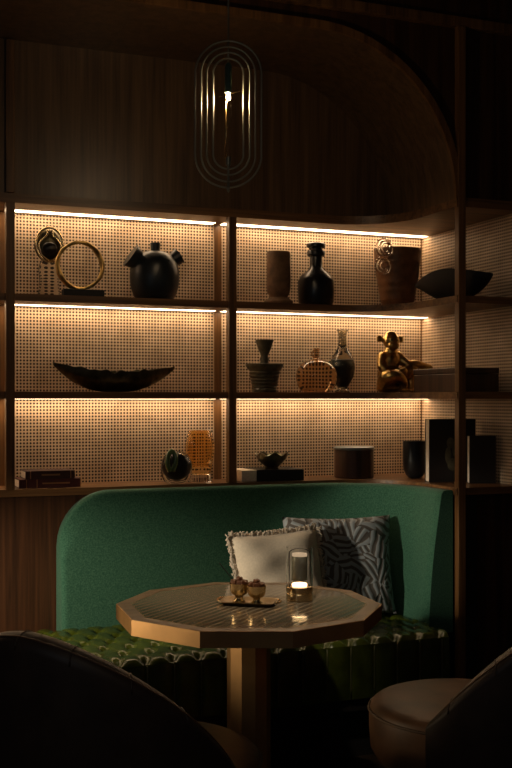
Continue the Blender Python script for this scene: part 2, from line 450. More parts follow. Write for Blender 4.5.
for x, y, nx, ny, s in bp:
    zt = BT
    if s < RC: zt = BT - RC + math.sqrt(max(0, RC * RC - (RC - s) ** 2))
    tt, tb_ = .065, .135
    e1 = .018
    # soften the two vertical ends
    sq = 1.0
    if s < .02: sq = .82 + .18 * math.sqrt(max(0, 1 - (1 - s / .02) ** 2))
    if TOT - s < .015: sq = .9
    prof = [(0, SZ - .05), (0, zt - .006), (.006, zt)]
    for k in range(7):
        a = PI / 2 * k / 6
        prof.append((tt - .03 + .03 * math.sin(a), zt - .03 + .03 * math.cos(a)))
    for k in range(1, 9):
        u = k / 8
        z = (zt - .03) + (SZ - .05 - (zt - .03)) * u
        f_ = (BT - .03 - z) / (BT - SZ + .02)
        d = tt + (tb_ - tt) * f_ + .012 * math.sin(PI * f_)
        prof.append((d, z))
    rings.append([bm.verts.new((x + nx * d * sq, y + ny * d * sq, z)) for d, z in prof])
for a, b in zip(rings, rings[1:]):
    for k in range(len(a) - 1): bm.faces.new((a[k], a[k + 1], b[k + 1], b[k]))
    bm.faces.new((a[-1], a[0], b[0], b[-1]))
bm.faces.new(rings[0]); bm.faces.new(rings[-1])
obj('backrest', bm, M_['felt'], bq, True, 50)
# tufted seat
SX0, SX1, SY0, SY1 = .76, 2.37, 3.83, 4.49
TS = .105
def tuft(x, y):
    u = (x - SX0) / TS; v = (y - SY0 - .03) / TS
    # diamond lattice of buttons
    best = 9
    j0 = math.floor(v)
    for j in range(j0 - 1, j0 + 3):
        off = .5 * (j % 2)
        i = round(u - off) + off
        for di in (-1, 0, 1):
            best = min(best, math.hypot(u - i - di, v - j))
    a = abs(((u + v / 1 * .5) % 1) - .5); b = abs(((u - v * .5) % 1) - .5)
    fold = math.exp(-((.5 - a) / .07) ** 2) + math.exp(-((.5 - b) / .07) ** 2)
    return -.026 * math.exp(-(best / .20) ** 2) - .007 * min(1, fold)
bm = bmesh.new()
nx_, ny_ = 200, 80
rows = []
for j in range(ny_ + 1):
    y = SY0 + (SY1 - SY0) * j / ny_
    row = []
    for i in range(nx_ + 1):
        x = SX0 + (SX1 - SX0) * i / nx_
        z = SZ + tuft(x, y)
        if y - SY0 < .03: z -= .022 * (1 - (y - SY0) / .03) ** 2
        row.append((x, y, z))
    rows.append(row)
g = add_grid(bm, rows)
obj('tufted_seat', bm, M_['leather'], bq, True)
bm = bmesh.new(); rows = []
for j in range(9):
    v = j / 8; row = []
    for i in range(nx_ * 2 + 1):
        x = SX0 + (SX1 - SX0) * i / (nx_ * 2)
        u = ((x - SX0) / TS) % 1
        bulge = .012 * (1 - (2 * abs(u - .5)) ** 4)
        z = SZ - .022 - v * .215
        row.append((x, SY0 + .004 - bulge * math.sin(PI * (.12 + .76 * v)) - .0, z))
    rows.append(row)
add_grid(bm, rows)
obj('channelled_front', bm, M_['leather'], bq, True)
k = 1
while SX0 + k * TS < SX1 - .02:
    x = SX0 + k * TS
    obj('welt', tubebm([(x, SY0 - .004, SZ - .028 - .2 * q / 6) for q in range(7)], .0026, 5), M_['welt'], bq, True); k += 1
obj('base', boxbm(SX0 + .01, SX1 - .01, SY0 + .06, SY1, 0, .2), M_['plinth'], bq)
obj('seat_core', boxbm(SX0 + .002, SX1 - .002, SY0 + .012, SY1, .2, SZ - .052), M_['plinth'], bq)

# ------------------------------------------------------------------ table
TCX, TCY = cw(-.025, 3.715); TZ = .74; TR = .463
tbx = thing('cafe_table', 'ten-sided pedestal table with bronzed edge and ribbed inlaid top', 'table', (TCX, TCY, 0))
def deca(R, n=10, rot=-.01):
    return [(TCX + (R * math.cos(2 * PI * k / n + rot)) * ct + (R * math.sin(2 * PI * k / n + rot)) * st,
             TCY - (R * math.cos(2 * PI * k / n + rot)) * st + (R * math.sin(2 * PI * k / n + rot)) * ct) for k in range(n)]
def ring_prism(bm, outer, inner, z0, z1):
    n = len(outer)
    vs = [[bm.verts.new((x, y, z)) for x, y in P] for P in (outer, inner) for z in (z0, z1)]
    o0, o1, i0, i1 = vs
    for k in range(n):
        j = (k + 1) % n
        for a, b in ((o0, o1), (o1, i1), (i1, i0), (i0, o0)): bm.faces.new((a[k], a[j], b[j], b[k]))
bm = bmesh.new(); ring_prism(bm, deca(TR), deca(TR - .004), TZ - .052, TZ - .001); obj('edge_band', bm, M_['table_edge'], tbx)
bm = bmesh.new(); ring_prism(bm, deca(TR - .0042), deca(TR - .050), TZ - .045, TZ); obj('top_frame', bm, M_['frame_top'], tbx)
bm = bmesh.new(); ring_prism(bm, deca(TR - .0503), deca(TR - .0535), TZ - .02, TZ + .0006); obj('metal_inlay_line', bm, M_['pale_brass'], tbx)
bm = bmesh.new(); add_prism(bm, deca(TR - .0538), TZ - .045, TZ); obj('inlaid_top', bm, M_['inlay'], tbx)
bm = bmesh.new(); add_prism(bm, deca(.076), .022, TZ - .046); obj('pedestal', bm, M_['table_edge'], tbx)
bm = bmesh.new(); add_prism(bm, deca(.24), 0, .022); obj('foot_plate', bm, M_['table_edge'], tbx)

# ------------------------------------------------------------------ things on the table
def on_table(px, py):             # point of the table top seen at that pixel
    w = (CZ - TZ) * F / (py - 400); return cw((px - 256) * w / F, w) + (w / F,)
# lantern
lx, ly, s = on_table(299.5, 600)
ln = thing('lantern', 'brass based table lantern with clear glass cylinder, lit, on the table', 'lantern', (lx, ly, TZ))
obj('base', lathebm([(0, TZ), (12.5*s, TZ), (13.3*s, TZ + .6*s), (13.3*s, TZ + 7*s), (12.7*s, TZ + 7.6*s), (12.7*s, TZ + 8.6*s), (13.6*s, TZ + 9*s), (13.6*s, TZ + 13.5*s), (13*s, TZ + 14*s), (0, TZ + 14*s)], lx, ly, 40), M_['pale_brass'], ln, True, 40)
obj('glass_cylinder', lathebm([(13.2*s, TZ + 14.1*s), (13.2*s, TZ + 53*s), (12.6*s, TZ + 53*s), (12.6*s, TZ + 14.1*s), (13.2*s, TZ + 14.1*s)], lx, ly, 40, close=False), M_['lantern_glass'], ln, True, 40)
obj('reflector_column', lathebm([(0, TZ + 20*s), (8*s, TZ + 20*s), (8*s, TZ + 44*s), (0, TZ + 44*s)], lx, ly, 32), M_['mirror'], ln, True, 40)
obj('light_disc', lathebm([(0, TZ + 14.2*s), (7.5*s, TZ + 14.2*s), (7.5*s, TZ + 16.5*s), (0, TZ + 18*s)], lx, ly, 32), M_['glow'], ln, True, 40)
obj('top_disc', lathebm([(0, TZ + 44.1*s), (7.5*s, TZ + 44.1*s), (7.5*s, TZ + 46.6*s), (0, TZ + 46.6*s)], lx, ly, 32), M_['top_reflection'], ln, True, 40)
hr = 10.2*s
hp = [cw(0, 0)]
pts = []
for k in range(13):
    a = PI * (1 - k / 12)
    dx, dy = cw(hr * math.cos(a), -.3 * hr * math.sin(a))
    pts.append((lx + dx, ly + dy, TZ + 47*s + 5.0*s * math.sin(a)))
dx0, dy0 = cw(-hr, 0)
pts = [(lx + dx0, ly + dy0, TZ + 14*s + 33*s * q / 5) for q in range(5)] + pts
obj('wire_handle', tubebm(pts, .45*s, 6), M_['black'], ln, True)

# tray with two goblets
tx, ty, s = on_table(249, 604)
tr = thing('tray', 'small rectangular brass tray holding two goblets on the table', 'tray', (tx, ty, TZ))
def tl(u, v):                      # tray frame: u across, v away, turned a little on the table
    a = math.radians(-14)
    r, w = u * math.cos(a) - v * math.sin(a), u * math.sin(a) + v * math.cos(a)
    d = cw(r, w); return (tx + d[0], ty + d[1])
bm = bmesh.new()
def rrect(hx, hy, rad, n=5):
    p = []
    for cx_, cy_, a0 in ((hx - rad, hy - rad, 0), (-hx + rad, hy - rad, 90), (-hx + rad, -hy + rad, 180), (hx - rad, -hy + rad, 270)):
        for k in range(n + 1):
            a = math.radians(a0 + 90 * k / n); p.append((cx_ + rad * math.cos(a), cy_ + rad * math.sin(a)))
    return p
lay = [(.082, .046, .0), (.094, .058, .011), (.098, .062, .012), (.098, .062, .0135), (.093, .057, .0128), (.080, .044, .003)]
rg = []
for hx, hy, z in lay:
    rg.append([bm.verts.new((*tl(u, v), TZ + .0005 + z)) for u, v in rrect(hx, hy, .02)])
for a, b in zip(rg, rg[1:]):
    for k in range(len(a)): bm.faces.new((a[k], a[(k + 1) % len(a)], b[(k + 1) % len(a)], b[k]))
bm.faces.new(rg[0]); bm.faces.new(rg[-1])
obj('dish', bm, M_['tray'], tr, True, 40)
for sgn in (-1, 1):
    pts = []
    for k in range(9):
        a = PI * k / 8 - PI / 2
        u = sgn * (.096 + .018 * math.cos(a)); v = .026 * math.sin(a)
        pts.append((*tl(u, v), TZ + .0135))
    obj('handle', tubebm(pts, .003, 7), M_['brass'], tr, True)
def goblet(u, v, sc, label):
    gx, gy = tl(u, v); z0 = TZ + .0037
    t = thing('goblet', label, 'goblet', (gx, gy, z0), 'goblets on the brass tray')
    P = [(0, 0), (.021, 0), (.022, .004), (.014, .011), (.012, .017), (.016, .022), (.027, .029), (.0325, .040), (.0335, .056), (.0355, .066), (.0335, .066), (.030, .052), (.0, .050)]
    obj('bowl', lathebm([(r * sc, z0 + z * sc) for r, z in P], gx, gy, 28), M_['pale_brass'], t, True, 55)
    return gx, gy, z0 + .052 * sc
g1 = goblet(-.038, .012, 1.0, 'left brass goblet heaped with brown lumps, standing at the back of the tray')
g2 = goblet(.030, -.010, .95, 'right brass goblet heaped with brown lumps, standing nearer the front of the tray')
for (gx, gy, gz), n, nm in ((g1, 8, 'left'), (g2, 7, 'right')):
    for k in range(n):
        a = 2 * PI * k / (n - 1); rr = .0195 if k else 0
        bm = bmesh.new(); q = .0085 + .002 * random.random()
        hz = .016 if k else .028
        add_box(bm, -q, q, -q, q, -q * .8, q * .8, bev=.003, mtx=Matrix.Translation((gx + rr * math.cos(a), gy + rr * math.sin(a), gz + hz + .003 * random.random())) @ Matrix.Rotation(random.random() * 3, 4, 'Z') @ Matrix.Rotation(random.random() * .7, 4, 'X'))
        tag(obj('sugar_lump', bm, M_['choc']), 'small brown lump heaped in the %s brass goblet' % nm, 'sugar lump', 'brown lumps in the %s goblet' % nm)
# thin dark stirrer leaning out of the left goblet
d0 = cw(-.012, 0); d1 = cw(-.070, .01)
tag(obj('stirrer', tubebm([(g1[0] + d0[0], g1[1] + d0[1], g1[2] + .012), (g1[0] + d1[0], g1[1] + d1[1], g1[2] + .082)], .0017, 6), M_['black']), 'thin dark stirring stick leaning out of the left goblet', 'stirrer')

# ------------------------------------------------------------------ cushions
def cushion_bm(w, h, t, c, lean, yaw, roll=0, n=26, pinch=.10):
    bm = bmesh.new()
    mtx = Matrix.Translation(Vector(c)) @ Matrix.Rotation(yaw, 4, 'Z') @ Matrix.Rotation(lean, 4, 'X') @ Matrix.Rotation(roll, 4, 'Y')
    fr, bk = [], []
    for j in range(n + 1):
        v = -1 + 2 * j / n; a, b = [], []
        for i in range(n + 1):
            u = -1 + 2 * i / n
            x = u * w / 2 * (1 - pinch * (1 - v * v) * abs(u) ** 3 * .6 + 0)
            z = v * h / 2 * (1 - pinch * (1 - u * u) * abs(v) ** 3 * .6)
            prof = (max(0, (1 - u ** 4) * (1 - v ** 4))) ** .55
            wr = .006 * math.sin(5 * u + 3 * v) * prof + .004 * math.sin(9 * v - 4 * u) * prof
            a.append(mtx @ Vector((x, -t / 2 * prof + wr, z))); b.append(mtx @ Vector((x, t / 2 * prof, z)))
        fr.append(a); bk.append(b)
    g1_ = add_grid(bm, fr); g2_ = add_grid(bm, bk)
    bmesh.ops.remove_doubles(bm, verts=bm.verts, dist=.0006)
    return bm, mtx
cy2 = 4.315; cx2 = xat(338, cy2)
ZC = SZ - .03
t = thing('cushion', 'square blue-grey cushion with swirling leaf pattern leaning in the banquette corner', 'cushion', (cx2, cy2, SZ))
bm, _ = cushion_bm(.50, .44, .13, (cx2 - .004, cy2 - .02, SZ + .225), math.radians(-13), math.radians(-12), math.radians(0))
obj('cover', bm, M_['pattern'], t, True)
cy1 = 4.21; cx1 = xat(277, cy1)
t = thing('cushion', 'cream linen cushion with fringed edge leaning in front of the patterned cushion', 'cushion', (cx1, cy1, SZ))
bm, mtx = cushion_bm(.40, .38, .13, (cx1 + .008, cy1 - .01, SZ + .210), math.radians(-14), math.radians(-2), math.radians(-3))
cv = obj('cover', bm, M_['linen'], t, True)
bm = bmesh.new()
N = 620
for k in range(N):
    u = 4 * k / N; sd = int(u); q = (u - sd) * 2 - 1
    pch = .94 + .06 * q * q
    e = {0: (q, pch), 1: (pch, -q), 2: (-q, -pch), 3: (-pch, q)}[sd]
    n_ = {0: (0, 1), 1: (1, 0), 2: (0, -1), 3: (-1, 0)}[sd]
    L_ = (.014 + .005 * random.random()) * (.08 if sd == 2 else 1)
    x0, z0 = e[0] * .20, e[1] * .19
    jx, jz, jy = random.uniform(-.006, .006), random.uniform(-.006, .006), random.uniform(-.012, .012)
    p0 = mtx @ Vector((x0 - n_[0] * .004, jy * .4, z0 - n_[1] * .004)); p1 = mtx @ Vector((x0 + n_[0] * L_ * .6 + jx * .5, jy, z0 + n_[1] * L_ * .6 + jz * .5)); tg = random.uniform(-.016, .016); p2 = mtx @ Vector((x0 + n_[0] * L_ + jx + tg * n_[1], jy * 1.6, z0 + n_[1] * L_ + jz + tg * n_[0]))
    add_tube(bm, [p0, p1, p2], [.0030, .0028, .0020], 5)
fo = obj('fringe', bm, M_['fringe'], t, True)

# ------------------------------------------------------------------ pendant lamp
pr_ = (228.3 - 256) / F * 3.70
px_, py_ = cw(pr_, 3.70); s = 3.70 / F
def pz(y): return CZ + (400 - y) * s
pd = thing('pendant_lamp', 'slim pendant lamp of four nested oval metal loops around a lit bulb', 'lamp', (px_, py_, pz(190)))
obj('suspension_rod', tubebm([(px_, py_, 3.30), (px_, py_, pz(40))], .0035, 8), M_['pend'], pd, True)
obj('ceiling_rose', lathebm([(0, 3.262), (.05, 3.264), (.055, 3.272), (.055, 3.2998), (0, 3.2998)], px_, py_, 28), M_['pend'], pd, True, 40)
rots = [math.radians(a) for a in (0, 4, -3, 2)]
for i, (x0, x1, y0, y1) in enumerate(((195, 261.5, 41, 187.5), (201.5, 256, 46.8, 181.6), (207.3, 250.8, 52.5, 175), (213.3, 243.8, 58.5, 169))):
    R = (x1 - x0) / 2 * s; zt, zb = pz(y0) - R, pz(y1) + R
    pts = []
    for k in range(24):
        a = PI * k / 24; pts.append((R * math.cos(a), zt + R * math.sin(a)))
    for k in range(24):
        a = PI + PI * k / 24; pts.append((R * math.cos(a), zb + R * math.sin(a)))
    # straight sides get a few more points
    P3 = []
    for k in range(48):
        P3.append(pts[k])
        if k in (23, 47):
            nx2 = pts[(k + 1) % 48]
            pass
    full = []
    for u, z in P3:
        d = cw(u * math.cos(rots[i]), u * math.sin(rots[i])); full.append((px_ + d[0], py_ + d[1], z))
    obj('loop', tubebm(full, .0036, 8, closed=True), M_['pend'], pd, True)
obj('socket', lathebm([(0, pz(63)), (2*s, pz(63)), (3.6*s, pz(66)), (3.6*s, pz(93)), (0, pz(93))], px_, py_, 24), M_['sock'], pd, True, 40)
obj('stem', tubebm([(px_, py_, pz(40)), (px_, py_, pz(63))], 1.0*s, 8), M_['pend'], pd, True)
obj('bulb', lathebm([(0, pz(94.8)), (1.4*s, pz(95)), (2.1*s, pz(97.2)), (1.5*s, pz(99.6)), (0, pz(100.4))], px_, py_, 20), M_['bulb'], pd, True)
obj('glass_tube', lathebm([(3.0*s, pz(103)), (3.0*s, pz(158)), (2.6*s, pz(158)), (2.6*s, pz(103)), (3.0*s, pz(103))], px_, py_, 20, close=False), M_['lantern_glass'], pd, True, 40)
o1 = cw(-2.2*s, -2.2*s); o2 = cw(2.0*s, 1.5*s)
obj('streak_rod', tubebm([(px_ + o1[0], py_ + o1[1], pz(100.5)), (px_ + o1[0], py_ + o1[1], pz(158))], .9*s, 8), M_['brass'], pd, True)  # rod added to stand for the bulb's golden light streak in the tube
q1 = cw(-9.5*s, -3.4*s); q2 = cw(10.5*s, -3.4*s)
obj('cross_bar', tubebm([(px_ + q1[0], py_ + q1[1], pz(97.5)), (px_ + q2[0], py_ + q2[1], pz(92.2))], .55*s, 6), M_['brass'], pd, True)
obj('lower_cap', lathebm([(0, pz(157)), (2.6*s, pz(157)), (2.6*s, pz(165)), (1.2*s, pz(166)), (1.2*s, pz(186)), (1.7*s, pz(187)), (1.5*s, pz(191)), (0, pz(193))], px_, py_, 20), M_['pend'], pd, True, 40)

# ------------------------------------------------------------------ things on the shelves
def L_(cx, Y, zs, prof, k=0, n=36):
    """profile in photo pixels (radius, y) -> metres at depth Y, resting on zs; first point is the base"""
    x = xat(cx, Y); m = mpp(cx, Y)
    p = [(r * m, zat(y, cx, Y)) for r, y in prof]
    p[0] = (p[0][0], zs); 
    p = [(r, max(z, zs)) for r, z in p]
    if k: p = smooth_prof(p, k); p = [(max(0, r), max(z, zs)) for r, z in p]
    return x, p
YS = 4.725
# -- upper shelf
Y = 4.768; cx = 49; x = xat(cx, Y); m = mpp(cx, Y); z0 = Z1
t = thing('sculpture', 'small glass and bronze sculpture with an oval face on a clear glass trunk', 'sculpture', (x, Y, z0))
def W(u, v): return (x + (u - cx) * m / ct * 1.0, zat(v, cx, Y))   # photo pixel -> x,z on the plane of the thing
zc = zat(245, cx, Y)
obj('trunk', lathebm(([(r_, max(z_, z0)) for r_, z_ in smooth_prof([(0, z0), (11.5*m, z0), (11*m, z0 + 3*m), (10*m, zat(280, cx, Y)), (10.5*m, zat(268, cx, Y)), (7*m, zat(260, cx, Y)), (0, zat(258.5, cx, Y))], 4)]), x, Y, 28, sq=.7), M_['clear'], t, True)
bm = bmesh.new(); pts = []
for k in range(40):
    a = 2 * PI * k / 40
    rr = 13.2 if math.sin(a) > 0 else 13.2
    pts.append((x + rr * m * math.cos(a) * (1 - .12 * (math.sin(a) < 0) * abs(math.sin(a))), Y - .012, zc + 17 * m * math.sin(a)))
add_tube(bm, pts, 1.3 * m, 8, closed=True); obj('face_rim', bm, M_['pale_brass'], t, True)
bm = bmesh.new(); add_ball(bm, (x, Y + .012, zc), (14.2 * m, .030, 17 * m), 28); obj('head', bm, M_['dark_bronze'], t, True)
bm = bmesh.new()
for sg in (-1, 1):
    add_tube(bm, [(x + sg * a * m, Y - .022, zat(b, cx, Y)) for a, b in smooth_prof([(2.2, 230.5), (3, 236), (8, 241), (10.5, 246), (8, 255), (1, 261)], 4)], .9 * m, 6)
obj('face_line', bm, M_['pale_brass'], t, True)
bm = bmesh.new(); add_ball(bm, (x, Y - .018, zat(249, cx, Y)), (7.5 * m, .018, 6.5 * m), 20); obj('nose_bead', bm, M_['black'], t, True)
# ring
Y = 4.66; cx = 80; x = xat(cx, Y); m = mpp(cx, Y)
t = thing('ring_sculpture', 'open bronze ring standing upright on a black block', 'sculpture', (x, Y, Z1))
bx = xat(83, Y)
obj('block', boxbm(bx - 20.5*m, bx + 20.5*m, Y - .028, Y + .028, Z1, Z1 + 7*m, bev=.002), M_['black_matt'], t)
R = 22.6 * m; zc = Z1 + 7*m + R + 1.6*m
bm = bmesh.new(); pts = []; rr = []
for k in range(64):
    a = 2 * PI * k / 64; pts.append((x + R * math.cos(a), Y + .008 * math.sin(3 * a), zc + R * math.sin(a) * 1.02))
    rr.append(m * (2.2 + .5 * math.sin(2 * a + .6) + .25 * math.sin(11 * a)))
add_tube(bm, pts, rr, 10, closed=True); obj('ring', bm, M_['bronze'], t, True)
# three-spouted vase
Y = 4.725; cx = 154.5; x, p = L_(cx, Y, Z1, [(0, 300), (17, 300), (22.5, 292), (24.6, 282), (24.6, 272), (22, 262), (15.5, 254.5), (8, 251.3), (0, 250.5)], 4); m = mpp(cx, Y)
t = thing('vase', 'round blue-black vase with three stubby spouts on the upper shelf', 'vase', (x, Y, Z1))
obj('body', lathebm(p, x, Y, 40, sq=.93), M_['blue_black'], t, True)
def spout(u0, v0, r0, u1, v1, r1):
    a = Vector((x + (u0 - cx) * m, Y - .004, zat(v0, cx, Y))); b = Vector((x + (u1 - cx) * m, Y - .004, zat(v1, cx, Y)))
    d = (b - a); inn = a.lerp(b, .6)
    bm = bmesh.new(); add_tube(bm, [a, a.lerp(b, .5), b, b - d * .02, inn], [r0 * m, (r0 + r1) / 2 * m, r1 * m, (r1 - 1.2) * m, (r1 - 3) * m], 24)
    obj('spout', bm, M_['blue_black'], t, True, 45)
spout(147, 268, 5.5, 129.5, 256.5, 12.5); spout(155, 256, 4.2, 155, 243.2, 5.2); spout(166, 265, 5.5, 179.5, 255, 8.5)
# stoneware cylinder
Y = 4.71; cx = 278.5; x, p = L_(cx, Y, Z1, [(0, 304), (14.5, 304), (14.5, 301.2), (9, 297.5), (9.5, 295.5), (11.2, 293), (12, 288), (12, 256), (11.5, 252), (9.6, 252), (9.6, 262), (0, 264)])
t = obj('vase', lathebm(p, x, Y, 36), M_['stone'], None, True, 40); tag(t, 'brown stoneware cylinder vase on a flared foot, upper shelf', 'vase')
# black bottle
Y = 4.72; cx = 316; x, p = L_(cx, Y, Z1, [(0, 305), (16, 305), (17.6, 302), (18.2, 290), (18, 281), (14.5, 275), (7.5, 269.5), (6.4, 266), (6.4, 257), (8.8, 256), (9.4, 253.5), (8.8, 251.2), (6.8, 250.5), (7.0, 248.5), (9.6, 247), (9.8, 244.2), (8, 243), (5, 243), (5, 250), (0, 251)])
t = thing('bottle', 'black faceted bottle with ringed neck on the upper shelf', 'bottle', (x, Y, Z1))
obj('body', lathebm(p[:9], x, Y, 40), M_['black'], t, True, 50)
obj('ringed_neck', lathebm(p[8:], x, Y, 32), M_['black'], t, True, 35)
# rust pot with glass coils
Y = 4.715; cx = 397.5; x, p = L_(cx, Y, Z1, [(0, 305), (15.5, 305), (17.5, 300), (20.5, 282), (23.3, 262), (24.2, 249.5), (22.5, 249.5), (21, 262), (0, 266)]); m = mpp(cx, Y)
pp = []
for a, b in zip(p[:6], p[1:6]):
    for q in range(10):
        u = q / 10; zz = a[1] + (b[1] - a[1]) * u
        pp.append((a[0] + (b[0] - a[0]) * u + (.0012 * math.sin(zz * 520) if a[0] > .01 else 0), zz))
t = thing('pot', 'rust brown ribbed pot with two clear glass coils on its rim', 'pot', (x, Y, Z1))
obj('body', lathebm(pp + p[5:], x, Y, 44, sq=.94), M_['pot'], t, True, 60)
for (u, v, R0) in ((384.5, 252.5, 9.0), (383, 270, 8.2)):
    bm = bmesh.new(); pts = []
    for k in range(54):
        a = 2 * PI * k / 30 + .6; R1 = R0 * (1 - .5 * k / 54) * m
        pts.append((xat(u, Y - .105) + R1 * math.cos(a), Y - .098 - .022 * k / 54, zat(v, cx, Y) + R1 * math.sin(a)))
    add_tube(bm, pts, 1.7 * m, 8); obj('glass_coil', bm, M_['coil'], t, True)
# long black bowl on the right return
def boat(name, label, c, ax, Lh, wid, zs, ztips, zmid, m_, wave=0, n=48, group=None, blunt=False):
    """long bowl: centre c, unit axis ax, half length Lh, half width wid; tips at ztips, keel on zs, rim at zmid in the middle"""
    ax = Vector((ax[0], ax[1], 0)).normalized(); pe = Vector((-ax.y, ax.x, 0)); bm = bmesh.new(); outer = []
    nr = 10
    sec = []
    for i in range(n + 1):
        u = -1 + 2 * i / n
        taper = max(.04, (1 - abs(u) ** 2.2)) if not (blunt and u > 0) else max(.12, (1 - u ** 4) ** .5)
        hw = wid * taper
        rim = zmid + ((ztips[0] if u < 0 else ztips[1]) - zmid) * abs(u) ** 1.6 + wave * (math.sin(u * 19) * .5 + math.sin(u * 31 + 1) * .5) * (1 - abs(u))
        keel = zs + (rim - .012 - zs) * max(0, (abs(u) - .18) / .82) ** (1.7 if not (blunt and u > 0) else 2.6)
        row = []
        for k in range(nr + 1):
            a = PI * k / nr
            row.append((-hw * math.cos(a), rim + (keel - rim) * math.sin(a) ** .8))
        inner = [(q * .84, max(z + .007, rim - (rim - z) * .8) if 0 < kk < nr else rim) for kk, (q, z) in enumerate(row)][::-1]
        sec.append([bm.verts.new(Vector((c[0], c[1], 0)) + ax * (u * Lh) + pe * q + Vector((0, 0, z))) for q, z in row + inner])
    for a, b in zip(sec, sec[1:]):
        for k in range(len(a)): bm.faces.new((a[k], a[(k + 1) % len(a)], b[(k + 1) % len(b)], b[k]))
    bm.faces.new(sec[0]); bm.faces.new(sec[-1])
    o = obj(name, bm, m_, None, True, 50); tag(o, label, 'bowl', group); return o
def gz(px, py, zdrop): pass
boat('bowl', 'long matt black bowl on the upper right shelf behind the post', (2.625, 4.215), (.36, -.93), .215, .064, Z1, (1.995, 2.012), 2.046, M_['black_matt'], blunt=True)
# -- middle shelf
Y = 4.71; x = xat(115, Y); m = mpp(115, Y)
boat('bowl', 'dark leaf-shaped bowl with curled rim, alone on the middle left shelf', (x, Y), (1, 0), 62 * m, .075, Z2, (zat(363, 115, Y), zat(366, 115, Y)), zat(372, 115, Y), M_['dark_bronze'], wave=.012)
Y = 4.715; cx = 264.5; m = mpp(cx, Y)
x = xat(cx, Y)
pr = [(0, 393), (12, 393), (12.6, 390)]
for q in range(5):
    y = 388 - q * 3.4; r = 11.8 + q * .75
    pr += [(r, y), (r + .9, y - 1.2), (r + .9, y - 2.2), (r, y - 3)]
pr += [(17.6, 368), (19, 366), (19, 364), (16, 363.6), (5, 364), (4, 361.5), (4.8, 359), (3.6, 356.5), (4.2, 354), (6.5, 349), (8.8, 342), (9.4, 340), (8, 340), (5, 350), (0, 352)]
_, p = L_(cx, Y, Z2, pr)
t = thing('candlestick', 'olive glazed candlestick with ribbed base and wide saucer, middle shelf', 'candlestick', (x, Y, Z2))
i0 = 3 + 20
obj('ribbed_base', lathebm(p[:i0 + 4], x, Y, 36), M_['olive'], t, True, 35)
obj('cup', lathebm(p[i0 + 3:], x, Y, 32), M_['olive'], t, True, 50)
# amber bottle
Y = 4.69; cx = 316.5; x, p = L_(cx, Y, Z2, [(0, 394), (12, 394), (17.5, 389), (20.8, 380), (20.3, 371), (15.5, 363.5), (8, 360), (3.4, 358.2), (2.7, 354), (2.7, 350), (3.8, 348.5), (0, 348)], 3); m = mpp(cx, Y)
t = thing('bottle', 'squat round amber glass bottle with tiny neck on the middle shelf', 'bottle', (x, Y, Z2))
obj('body', lathebm(p, x, Y, 40, sq=.9), M_['brown_glass'], t, True)
obj('neck_loop', tubebm([(x - (2.5 + 2.6 * math.sin(PI * k / 8)) * m, Y, zat(358 - 8 * k / 8, cx, Y)) for k in range(9)], .7 * m, 6), M_['brown_glass'], t, True)
# tall grey glass bottle
Y = 4.765; cx = 342.5; x, p = L_(cx, Y, Z2, [(0, 393), (6.8, 393), (7.2, 391), (5, 388.5), (6, 386), (10.5, 378), (12.6, 368), (11.2, 359), (7, 351.5), (4.6, 346), (4.0, 337), (5.0, 331.8), (6.4, 330.2), (4.4, 330.4), (3, 338), (3, 345), (0, 350)], 3)
t = thing('bottle', 'tall slender smoky glass bottle behind the amber bottle', 'bottle', (x, Y, Z2))
obj('body', lathebm(p, x, Y, 36), M_['grey_glass'], t, True)
_, pb = L_(cx, Y, Z2, [(0, 386.8), (4.6, 386), (8.8, 378), (10.6, 368), (9.6, 361.5), (0, 361)])
pb = [(r * .93, z + .002) for r, z in pb]; pb[0] = (0, pb[1][1] - .001)
obj('dark_filling', lathebm(pb, x, Y, 28), M_['blue_black'], t, True)
# monkey
Y = 4.70; cx = 396; x = xat(cx, Y); m = mpp(cx, Y)
def mk(u, v, dy=0): return Vector((x + (u - cx) * m, Y + dy, zat(v, cx, Y)))
bm = bmesh.new()
def ball(u, v, ru, rv, dy=0, rd=None):
    rd = rd if rd else ru
    add_ball(bm, mk(u, v, dy), (ru * m, rd * m, rv * m), 18)
def limb(pts, rs):
    P = smooth_prof([tuple(mk(*p)) + (r * m,) for p, r in zip(pts, rs)], 4)
    add_tube(bm, [p[:3] for p in P], [p[3] for p in P], 10)
    for p, r in zip((pts[0], pts[-1]), (rs[0], rs[-1])): add_ball(bm, mk(*p), r * m, 10)
ball(388, 376, 12, 15, .0, 11); ball(389.5, 361, 11, 11, -.0, 9); ball(390, 352, 7, 6, -.002, 6.5)           # belly, chest
ball(390, 341, 8.6, 8.2, -.005, 8.5); ball(389.5, 346, 6, 4.4, -.035, 4.5)  # head, muzzle
ball(390, 335.5, 6.5, 4.5, -.004, 6)                                      # brow
for u in (378, 401.5): ball(u, 339, 3.6, 3.8, .004, 1.8)                  # ears
limb([(381, 357, 0), (377, 367, -.03), (384, 374, -.055), (398, 371, -.06)], [5.4, 4.8, 4.2, 3.6])       # arm across
limb([(398, 356, 0), (405, 364, -.03), (414, 364, -.04), (424, 366.5, -.04), (430, 367.5, -.04)], [5.2, 4.6, 4.2, 3.8, 3.4])   # arm held out
limb([(381, 384, -.01), (380, 378, -.05), (388, 376.5, -.075), (396, 382, -.07), (397, 390, -.06)], [7.5, 7.4, 6.4, 5, 4])         # folded leg
limb([(392, 384, 0), (402, 374, -.03), (410, 370, -.04), (410, 381, -.03), (407, 390, -.04)], [7, 6.8, 5.8, 4.8, 4])      # raised knee
ball(409, 391.2, 5, 2.4, -.055, 4); ball(399, 391.2, 5.5, 2.4, -.08, 4)        # feet
ball(388, 388, 13, 5.5, .0, 11)
zmin = min(v.co.z for v in bm.verts)
for v in bm.verts:
    if v.co.z < Z2 + .0005: v.co.z = Z2 + .0005
